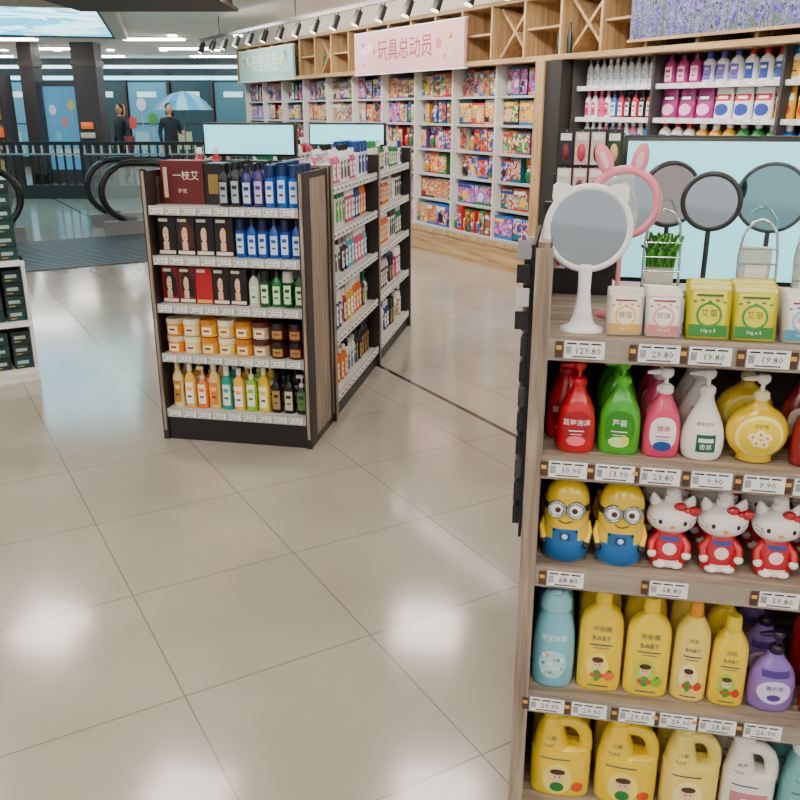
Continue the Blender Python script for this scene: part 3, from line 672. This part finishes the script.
def stand(a,b_,green,H=.22):
    m=MB(); k_=H/.195
    for s_ in (-1,1):
        m.tube([(s_*.035,-.03,0),(s_*.035,0,.13*k_),(s_*.03,.0,.17*k_),(s_*.015,.0,.19*k_),(0,.0,.195*k_)],.0028,CHROME,6)
        m.tube([(s_*.035,-.03,.002),(s_*.035,.05,.002)],.0025,CHROME,6)
    for k in range(6): m.tube([(-.035,-.03+.005*k,.01+k*.028),(.035,-.03+.005*k,.01+k*.028)],.002,CHROME,5)
    m.tube([(-.035,.05,.002),(.035,.05,.002)],.0025,CHROME,6)
    if green:
        m.rbox(-.028,.028,.008,.034,.0,.16,mat('#d4dcc4',.3),.004)
        for k in range(40):
            x=-.026+(k%20)*.0027; yy=.005+(k//20)*.01; m.tube([(x,yy,.10),(x+.006*math.sin(k*3),yy-.006,.13),(x+.016*math.sin(k*2.1),yy-.01,.155+.015*math.cos(k*1.7))],.0028,mat(['#2a7a20','#5aa030','#1c5a1c'][k%3]),5)
    else:
        m.rbox(-.028,.028,.008,.034,.0,.15,mat('#b8c4bc',.3),.004); m.rect([(0,.1,.0),(1,.1,.0)],-.02,.02,.07,.12,mat('#f4f4f0'),2,-.007,2,1)
    fin(m,'wire_display_stand','R',(a,b_,ZT+.003),0)
stand(.245,.2,True,.215); stand(.418,.15,False,.205); stand(.52,.15,False,.205)
m=MB(); m.box(.62,1.15,.26,.36,ZT+.001,ZT+.08,mat('#cfc8bd',.5)); fin(m,'display_riser','R')
def packets(name,a0,n,w,h,c1,c2,c3,txt,rows=5,cc='#8a3020'):
    m=MB(); 
    for i in range(n):
        for k in range(rows):
            m.at(i*(w+.002)+R.uniform(-.001,.001),k*.012,0,rx=math.radians(-12),rz=R.uniform(-.04,.04))
            rings=[]; hh=h*R.uniform(.96,1.06)
            for j in range(7):
                z=hh*j/6; t=.0045*math.sin(math.pi*j/6)+.0006
                rings.append([(-w/2,0,z),(-w*.3,-t,z),(0,-t*1.1,z),(w*.3,-t,z),(w/2,0,z),(w*.3,t,z),(0,t*1.1,z),(-w*.3,t,z)])
            m.loft(rings,mat(c1,.25))
            pf=[(0,w*.6,.0054),(h*1.1,w*.6,.0054)]
            m.rect(pf,-w*.46,w*.46,hh*.9,hh*.98,mat('#e8e8e0' if c1!='#dcd01c' else '#f0e890',.3),2,-.001,4,1)
            m.rect(pf,-w*.44,w*.44,hh*.04,hh*.26,mat(c2,.35),2,.0005,4,1)
            m.decal(pf,0,hh*.44,w*.3,w*.3,mat(c3,.35),2,.0006,20,2); m.decal(pf,0,hh*.44,w*.24,w*.24,mat(c1,.35),2,.001,18,2)
            m.stext(pf,txt,0,hh*.46,w*.2,mat(cc),2,.0014); m.stext(pf,'10g x 5',0,hh*.15,w*.12,mat('#f8f8f0'),2,.0012)
            m.rect(pf,-w*.3,w*.3,hh*.78,hh*.82,mat(cc,.35),2,.0008,3,1)
            for q in range(5): m.decal(pf,-w*.34+q*w*.17,hh*(.68+.03*(q%2)),w*.05,w*.03,mat(c2,.4),2,.0012,8,1)
    m.at(); fin(m,name,'R',(a0,.028,ZT+.0015))
packets('face_mask_packets',.172,1,.066,.082,'#ece4d4','#c89848','#e8b850','蜂蜜')
packets('sachet_packets',.241,1,.066,.084,'#f2efe8','#c87878','#e89898','珍珠')
packets('green_sachet_packets',.322,2,.078,.102,'#dcd01c','#2a7a28','#2f8a34','艾草',5,'#1c5a20')
packets('sachet_packets',.487,2,.07,.09,'#f0ece2','#3a88a8','#78b8c8','清润')
m=MB()
for i in range(7):
    m.at(0,i*.012,0,rx=-.12); m.rbox(-.035,.035,0,.008,0,.11,mat(['#f0cc70','#e0dcd0','#f0cc70'][i%3],.4),.002); m.rect([(0,.1,.001),(1,.1,.001)],-.028,.028,.06,.1,mat('#b85830'),2,.0006,2,1)
m.at(); fin(m,'boxed_masks','R',(.645,.05,ZT+.0015))
def pump(m,z,c,r=.013,side=-1,hh=.05,col2=None):
    C=mat(c,.25); D=mat(col2,.25) if col2 else C
    m.body([(z,r,r),(z+.003,r*1.1,r*1.1),(z+.014,r*1.05,r*1.05),(z+.018,r*.7,r*.7)],D,n=18)
    for k in range(12):
        a=2*math.pi*k/12; m.box(r*1.1*math.cos(a)-.0008,r*1.1*math.cos(a)+.0008,r*1.1*math.sin(a)-.0008,r*1.1*math.sin(a)+.0008,z+.003,z+.013,D)
    m.cyl(0,0,z+.016,z+hh-.014,.0042,C,10)
    m.body([(z+hh-.018,.0085,.0085),(z+hh-.012,.013,.011),(z+hh-.004,.013,.011),(z+hh,.009,.007)],C,n=16)
    m.loft([[(side*x,yy,z+hh-.006+zz-(x*.12)) for yy,zz in ((-.006*q,-.005*q),(.006*q,-.005*q),(.005*q,.005*q),(-.005*q,.005*q))] for x,q in ((.0,1),(.02,.9),(.034,.6),(.037,.45))],C)
def place(mb,name,xs,bs_,z,rz=0,pts=None):
    first=None
    for i,(a,b_) in enumerate(pts or [(a,b_) for a in xs for b_ in bs_]):
        r_=rz+R.uniform(-.06,.06)
        if first is None: first=fin(mb,name,'R',(a,b_,z+.0006),r_)
        else: fin(first.data,name,'R',(a,b_,z+.0006),r_)
Z1,Z2,Z3,Z4=.935+DZ,.69+DZ,.375+DZ,.075+DZ
def soap(c,lab,lab2,pc,w=.037,h=.135,txt='洗手液',tcol='#ffffff',circ=None,rough=.18):
    m=MB(); P=sm([(0,w*.9,.022),(.006,w,.026),(h*.35,w*1.02,.027),(h*.62,w*.92,.025),(h*.8,w*.66,.02),(h*.92,.016,.014),(h,.013,.013)],3)
    m.body(P,mat(c,rough,coat=.5),2.3,28)
    m.decal(P,0,h*.4,w*.72,h*.26,mat(lab,.35),2.3,.0008,22,4,2.6); m.decal(P,0,h*.2,w*.5,h*.08,mat(lab2,.35),2.3,.0013,20,2)
    m.stext(P,txt,0,h*.48,w*.36,mat(tcol,.4),2.3,.0018); m.rect(P,-w*.4,w*.4,h*.35,h*.365,mat(tcol,.4),2.3,.0018); m.rect(P,-w*.3,w*.3,h*.3,h*.31,mat(tcol,.4),2.3,.0018)
    if circ: m.decal(P,w*.3,h*.24,w*.2,w*.2,mat(circ,.35),2.3,.002,14,2)
    pump(m,h,pc); return m
place(soap('#c8101c','#a00c18','#f07080','#c8101c',txt='蓝莓泡沫',w=.037),'red_hand_soap_bottle',[],[],Z1,pts=[(.073,.12),(.096,.048),(.073,.2)])
place(soap('#3fa81c','#2a8010','#d8f0a0','#4cb820',w=.040,h=.14,txt='芦荟',circ='#f8e040'),'green_hand_soap_bottle',[.181],[.055,.16,.25],Z1)
place(soap('#d83a66','#f4ecec','#1c48a0','#f4f2ee',w=.035,h=.128,txt='健康',tcol='#b81c40'),'pink_hand_soap_bottle',[.262],[.055,.15,.25],Z1)
m=MB(); P=sm([(0,.03,.024),(.006,.037,.028),(.03,.041,.03),(.06,.038,.027),(.09,.027,.02),(.115,.016,.014),(.13,.013,.013)],3)
m.body(P,mat('#efebe4',.2),2.1,28); m.rect(P,-.014,.022,.02,.055,mat('#0c5a44',.35),2.1,.0008); m.rect(P,-.01,.018,.04,.048,mat('#e8f4e8',.35),2.1,.0014); m.stext(P,'香氛',.004,.03,.012,mat('#e8f0e0'),2.1,.0018); m.stext(P,'柔和滋润',0,.075,.008,mat('#6a5a50'),2.1,.0012); pump(m,.13,'#efebe4')
place(m,'white_lotion_bottle',[.34],[.055,.15,.25],Z1)
m=MB(); P=[(.0,.022,.02),(.003,.034,.026)]+[(.058-.056*math.cos(math.radians(t)),.058*math.sin(math.radians(t)),.034*math.sin(math.radians(t))) for t in range(35,165,10)]+[(.118,.014,.014),(.124,.013,.013)]
m.body(P,mat('#ecc410',.2,coat=.5),2.1,32); m.decal(P,0,.056,.044,.042,mat('#f8ec8a',.35),2.1,.0008,28,4); m.decal(P,0,.056,.038,.036,mat('#f0d020',.35),2.1,.0014,28,4)
for dx,dz_ in ((-.014,.006),(.0,.012),(.013,.005),(-.006,-.006),(.008,-.008)): m.decal(P,dx,.052+dz_,.009,.0085,mat('#fbf2c0',.35),2.1,.0022,14,2); m.decal(P,dx,.052+dz_,.003,.003,mat('#f08818',.35),2.1,.0028,8,1)
m.stext(P,'洋甘菊',0,.079,.009,mat('#8a5a08'),2.1,.0024); pump(m,.124,'#f4f0e0',col2='#f4e8b0')
place(m,'yellow_round_soap_bottle',[.44],[.06,.19],Z1)
place(soap('#8a1420','#f0e0d0','#802030','#201818',w=.036,h=.13,txt='玫瑰',tcol='#802030'),'rose_hand_soap_bottle',[.54,.62,.7,.78],[.055,.16],Z1)
place(soap('#c89820','#f8f0d0','#a07820','#f0f0e8',w=.036,h=.13,txt='蜂蜜',tcol='#805010'),'honey_hand_soap_bottle',[.86,.94,1.03,1.12],[.055,.16],Z1)
m=MB(); Y=mat('#f0c80a',.2,coat=.4); BL=mat('#1a62a0',.4)
P=sm([(0,.038,.03),(.008,.045,.034),(.05,.046,.035),(.12,.046,.035),(.15,.041,.031),(.17,.028,.02),(.178,.016,.012)],3)
m.body(P,Y,2.3,30)
PB=[(.0,.0395,.0315),(.008,.0465,.0355),(.048,.0475,.0365),(.05,.0465,.0355)]; m.body(PB,BL,2.3,30)
m.rect(P,-.026,.026,.048,.076,BL,2.3,.0012); m.rect(P,-.011,.011,.052,.068,mat('#0c4070',.4),2.3,.002); m.decal(P,0,.06,.006,.006,mat('#f0f0f0'),2.3,.0026,12,1)
for s_ in (-1,1):
    m.add([m.onsurf(P,2.3,s_*.024,.072,.0016),m.onsurf(P,2.3,s_*.031,.076,.0016),m.onsurf(P,2.3,s_*.044,.094,.0016),m.onsurf(P,2.3,s_*.0405,.087,.0016)],[(0,1,2,3)],BL)
    m.decal(P,s_*.023,.072,.003,.003,INK,2.3,.0028,10,1)
m.body([(.113,.0465,.0355),(.115,.0473,.0363),(.126,.0473,.0363),(.128,.0462,.0352)],INK,2.3,30)
for s_ in (-1,1):
    x=s_*.0195; m.ring(x,-.0365,.121,.0165,.0036,mat('#a8acb0',.2,.8),24,8,flat=1.6); m.ell(x,-.034,.121,.0155,.007,.0155,mat('#f8f8f4',.2),18,9); m.ell(x-s_*.002,-.0395,.121,.0066,.0028,.0066,mat('#5a3014',.2),14,7); m.ell(x-s_*.002,-.0415,.121,.0034,.0014,.0034,INK,12,6)
m.tube([m.onsurf(P,2.3,-.014,.096,.0006),m.onsurf(P,2.3,-.007,.0915,.0008),m.onsurf(P,2.3,.003,.0905,.0008),m.onsurf(P,2.3,.014,.095,.0006)],.0012,INK,5)
for s_ in (-1,1): m.tube([(s_*.043,0,.085),(s_*.049,-.01,.065),(s_*.044,-.022,.045)],.0065,Y,10); m.ell(s_*.043,-.024,.04,.008,.0085,.009,INK,10,6)
for k in range(5): m.tube([(-.008+k*.004,0,.177),(-.012+k*.006,0,.187)],.0007,INK,4)
place(m,'goggle_character_soap_bottle',[.09,.2],[.055,.17],Z2)
m=MB(); Wt=mat('#f6f2ee',.25,coat=.4); RD=mat('#c01020',.25,coat=.4)
P=sm([(0,.030,.024),(.005,.037,.028),(.04,.036,.027),(.075,.027,.02),(.085,.018,.015)],3); m.body(P,RD,2.2,26)
m.rect(P,-.02,.02,.0,.02,Wt,2.2,.0008); m.decal(P,0,.045,.014,.013,mat('#f4d8d8'),2.2,.001,16,2); m.rect(P,-.018,.018,.062,.07,mat('#2448a0'),2.2,.001)
for s_ in (-1,1): m.tube([(s_*.022,-.005,.066),(s_*.036,-.012,.05),(s_*.034,-.024,.036)],.0085,RD,10); m.ell(s_*.034,-.026,.033,.0095,.0095,.009,Wt,10,7); m.ell(s_*.016,-.022,.008,.014,.013,.0075,Wt,12,7)
H=[]; 
for t in range(5,176,10): 
    q=math.radians(t); H.append((.109-.036*math.cos(q),.0495*math.sin(q),.036*math.sin(q)))
m.body(H,Wt,2.35,32)
for s_ in (-1,1):
    m.loft([[(s_*(.03+.0)+dx*q+s_*zq*.35,dy*q,.132+zq) for dx,dy in ((.015,.0),(.0106,.007),(0,.01),(-.0106,.007),(-.015,0),(-.0106,-.007),(0,-.01),(.0106,-.007))] for q,zq in ((1,0),(.8,.01),(.45,.019),(.15,.024))],Wt)
    m.decal(H,s_*.024,.108,.0038,.0055,INK,2.35,.001,12,2)
    for dz in (-.006,0,.006): m.tube([m.onsurf(H,2.35,s_*.033,.102+dz,.0008),m.onsurf(H,2.35,s_*.045,.103+dz*1.6,.0008)],.0009,INK,4)
m.decal(H,0,.098,.0055,.004,mat('#f0a808'),2.35,.0014,12,2)
for s_ in (-1,1): m.ell(.027+s_*.014,-.02,.134-s_*.003,.0135,.008,.0105,RD,12,8)
m.ell(.027,-.025,.134,.0062,.006,.0062,mat('#d82838',.3),10,7)
m.body([(.143,.016,.014),(.147,.017,.015),(.155,.016,.014)],mat('#f4f2f0',.3),n=20)
pump(m,.153,'#f4f2f0',r=.012,hh=.034)
place(m,'cat_shaped_soap_bottle',[.300,.400,.505,.607,.71,.81,.91,1.01,1.11],[.06,.18],Z2)
def wash(c,cap,lab,txt,w=.044,h=.235,e=2.6,fr='#e86a30',pumpc=None,face=True,capw=.018,tcol='#1c3a6a'):
    m=MB(); d=.027; hb=h-.035
    P=sm([(0,w*.9,d*.92),(.006,w,d),(hb*.45,w,d),(hb*.78,w*.96,d*.95),(hb*.91,w*.72,d*.8),(hb*.97,.02,.018),(hb,.016,.016)],3)
    m.body(P,mat(c,.22,coat=.4),e,30)
    if pumpc: pump(m,hb,pumpc,hh=.048)
    else: m.body([(hb,capw,capw*.85),(hb+.002,capw*1.05,capw*.9),(hb+.03,capw*.95,capw*.8),(hb+.034,capw*.8,capw*.7)],mat(cap,.25),2,20)
    m.stext(P,txt,0,hb*.75,w*.3,mat(tcol,.4),e,.0014); m.stext(P,'BABY',0,hb*.64,w*.36,mat(tcol,.4),e,.0014)
    m.rect(P,-w*.5,w*.5,hb*.555,hb*.57,mat(tcol,.4),e,.001); m.rect(P,-w*.36,w*.36,hb*.52,hb*.53,mat(tcol,.4),e,.001)
    if face:
        m.decal(P,-w*.1,hb*.3,w*.5,hb*.17,mat(lab,.35),e,.0008,20,3); m.decal(P,-w*.1,hb*.33,w*.24,hb*.075,mat('#f0c8a0',.4),e,.0014,16,2)
        m.decal(P,-w*.1,hb*.385,w*.27,hb*.035,mat('#4a2c18',.4),e,.002,14,2)
        for s_ in (-1,1): m.decal(P,-w*.1+s_*w*.09,hb*.33,w*.035,w*.04,INK,e,.0024,8,1); m.decal(P,-w*.1+s_*w*.2,hb*.2,w*.12,hb*.03,mat('#d83a20',.4),e,.0024,10,1)
        m.decal(P,w*.46,hb*.2,w*.24,w*.26,mat(fr,.35),e,.002,14,2); m.decal(P,w*.46,hb*.2+w*.26,w*.1,w*.07,mat('#2a8a30',.35),e,.0026,10,1); m.decal(P,-w*.1,hb*.2,w*.2,hb*.07,mat('#3a9038',.4),e,.0018,12,2)
    m.rect(P,-w*.45,w*.45,hb*.06,hb*.075,mat(tcol,.4),e,.001)
    return m
m=MB(); P=sm([(0,.038,.03),(.006,.044,.034),(.07,.046,.035),(.13,.043,.033),(.165,.036,.028),(.185,.024,.02)],3); m.body(P,mat('#78bece',.25,coat=.4),2.2,28)
m.body([(.183,.033,.026),(.19,.035,.028),(.212,.032,.024),(.228,.02,.014)],mat('#92d0dc',.25),2,24); m.stext(P,'宝宝沐浴',0,.125,.014,mat('#f4fafa'),2.2,.001); m.decal(P,0,.06,.03,.036,mat('#b0dee8',.3),2.2,.0008,20,3)
for k in range(14): m.decal(P,-.02+.008*(k%6),.04+.011*(k//3),.004,.004,mat(['#e8f8fc','#e8b850','#3a98b0','#f0f0e0'][k%4]),2.2,.0016,8,1)
m.ell(-.0,-.012,.228,.014,.01,.007,mat('#92d0dc',.25))
place(m,'blue_baby_wash_bottle',[.082],[.055,.16],Z3)
place(wash('#f0ca10','#f0ce18','#f8e070','沐浴露',w=.047,h=.245),'yellow_body_wash_bottle',[.182],[.055,.15,.25],Z3)
place(wash('#f0d018','#f0ce18','#b8cc40','洗发露',w=.047,h=.235,fr='#7ab828'),'yellow_body_wash_bottle',[.282],[.055,.15,.25],Z3)
place(wash('#eed25c','#e89410','#f4e8a0','洗发',w=.037,h=.236,fr='#d82818',capw=.014,e=2.2),'pale_yellow_shampoo_bottle',[.372],[.055,.15,.25],Z3)
place(wash('#eecc18','#f0d430','#a8c840','润肤',w=.037,h=.21,fr='#d82818',capw=.016),'yellow_lotion_bottle',[.450],[.055,.15,.25],Z3)
m=MB(); P=sm([(0,.036,.026),(.006,.045,.03),(.04,.048,.031),(.08,.045,.03),(.105,.033,.024),(.12,.021,.018),(.132,.015,.015)],3); m.body(P,mat('#8466b2',.15,coat=.4),2.1,28)
m.decal(P,0,.05,.034,.028,mat('#dccef0',.3),2.1,.0008,22,3); m.stext(P,'薰衣草',0,.06,.012,mat('#4a2878'),2.1,.0014); m.decal(P,0,.038,.014,.008,mat('#5a3090'),2.1,.0014,14,2); m.rect(P,-.028,.028,.085,.1,mat('#4a2c80'),2.1,.0008); pump(m,.132,'#20162e')
place(m,'lavender_soap_bottle',[.54],[.055,.16,.26],Z3)
place(wash('#b01c24','#f0b010','#f8f0c0','生姜',w=.04,h=.22,fr='#f0f0f0'),'red_shampoo_bottle',[.64,.74,.84],[.055,.16],Z3)
place(wash('#f0f0ee','#2a68a8','#c8e0f0','海盐',w=.04,h=.22,fr='#2a88b8'),'white_shampoo_bottle',[.94,1.03,1.12],[.055,.16],Z3)
def jug(c,cap,lab,txt,w=.068,h=.225,tcol='#1c3a6a',kid=True):
    m=MB(); C=mat(c,.22,coat=.4); d=.036; e=2.8
    P=sm([(0,w*.92,d*.9,0),(.008,w,d,0),(h*.45,w,d,0),(h*.55,w*.97,d*.97,0)],3)
    m.body(P,C,e,32)
    m.body(sm([(h*.54,w*.60,d*.95,-w*.35),(h*.68,w*.5,d*.88,-w*.38),(h*.8,w*.4,d*.75,-w*.38),(h*.88,.02,.018,-w*.34),(h*.9,.016,.016,-w*.34)],3),C,2.4,26)
    pts=[(-w*.3,0,h*.79),(-w*.05,0,h*.835),(w*.2,0,h*.845),(w*.42,0,h*.825),(w*.62,0,h*.775),(w*.75,0,h*.70),(w*.79,0,h*.61),(w*.79,0,h*.50)]
    m.tube(pts,.0155,C,16)
    m.body([(h*.5,w*.97,d*.97,0),(h*.56,w*.95,d*.85,0),(h*.585,w*.85,d*.5,0)],C,e,32)
    m.body([(h*.885,.021,.021,-w*.34),(h*.89,.022,.022,-w*.34),(h*.985,.021,.021,-w*.34),(h,.018,.018,-w*.34)],mat(cap,.25),2,20)
    for k in range(16):
        a=2*math.pi*k/16; m.box(-w*.34+.0215*math.cos(a)-.001,-w*.34+.0215*math.cos(a)+.001,.0215*math.sin(a)-.001,.0215*math.sin(a)+.001,h*.9,h*.98,mat(cap,.25))
    q=[(h*.5,w*.5,d*.9,-w*.38),(h*.8,w*.5,d*.8,-w*.38)]
    m.stext(q,txt,-w*.38,h*.70,w*.2,mat(tcol,.4),2.4,.002); m.stext(q,'BABY',-w*.38,h*.61,w*.22,mat(tcol,.4),2.4,.002)
    m.rect(P,-w*.7,w*.3,h*.46,h*.475,mat(tcol,.4),e,.001)
    if kid:
        m.decal(P,-w*.1,h*.22,w*.5,h*.19,mat(lab,.35),e,.0008,22,3); m.decal(P,-w*.1,h*.26,w*.24,h*.08,mat('#f0c8a0',.4),e,.0016,16,2); m.decal(P,-w*.1,h*.315,w*.26,h*.035,mat('#4a2c18',.4),e,.0022,14,2)
        for s_ in (-1,1): m.decal(P,-w*.1+s_*w*.08,h*.255,w*.03,w*.035,INK,e,.0026,8,1)
        m.decal(P,-w*.1,h*.13,w*.24,h*.06,mat('#1c7a38',.4),e,.002,12,2); m.decal(P,w*.58,h*.14,w*.2,w*.2,mat('#d84818',.4),e,.0014,12,2)
    else:
        m.rect(P,-w*.7,w*.7,h*.1,h*.38,mat(lab,.35),e,.001); m.stext(P,'倍润',0,h*.27,w*.35,mat('#ffffff'),e,.002)
    return m
place(jug('#f0ca10','#f0ce18','#f8e070','儿童'),'yellow_body_wash_jug',[.115,.263],[.06,.17],Z4)
place(jug('#eed662','#eeda74','#f4e8a0','儿童',w=.062),'pale_yellow_body_wash_jug',[.402],[.06,.17],Z4)
place(jug('#f0ebe2','#f4f2ee','#c88088','滋养',w=.056,h=.215,kid=False),'white_body_wash_jug',[.527],[.06,.17],Z4)
place(jug('#70b4b4','#e8f0f0','#f0f8f8','清爽',w=.056,h=.21,kid=False,tcol='#205060'),'teal_body_wash_jug',[.65,.78,.91,1.04],[.06,.17],Z4)
w=bpy.data.worlds.new('w'); sc.world=w; w.use_nodes=True
w.node_tree.nodes['Background'].inputs[0].default_value=(.93,.96,1,1); w.node_tree.nodes['Background'].inputs[1].default_value=.7
cam=bpy.data.cameras.new('cam'); co=bpy.data.objects.new('cam',cam); sc.collection.objects.link(co)
cam.sensor_width=36; cam.lens=36*850/800; co.location=(0,0,1.6); co.rotation_euler=(math.radians(90-18.84),0,0)
cam.clip_start=.05; cam.clip_end=100; sc.camera=co
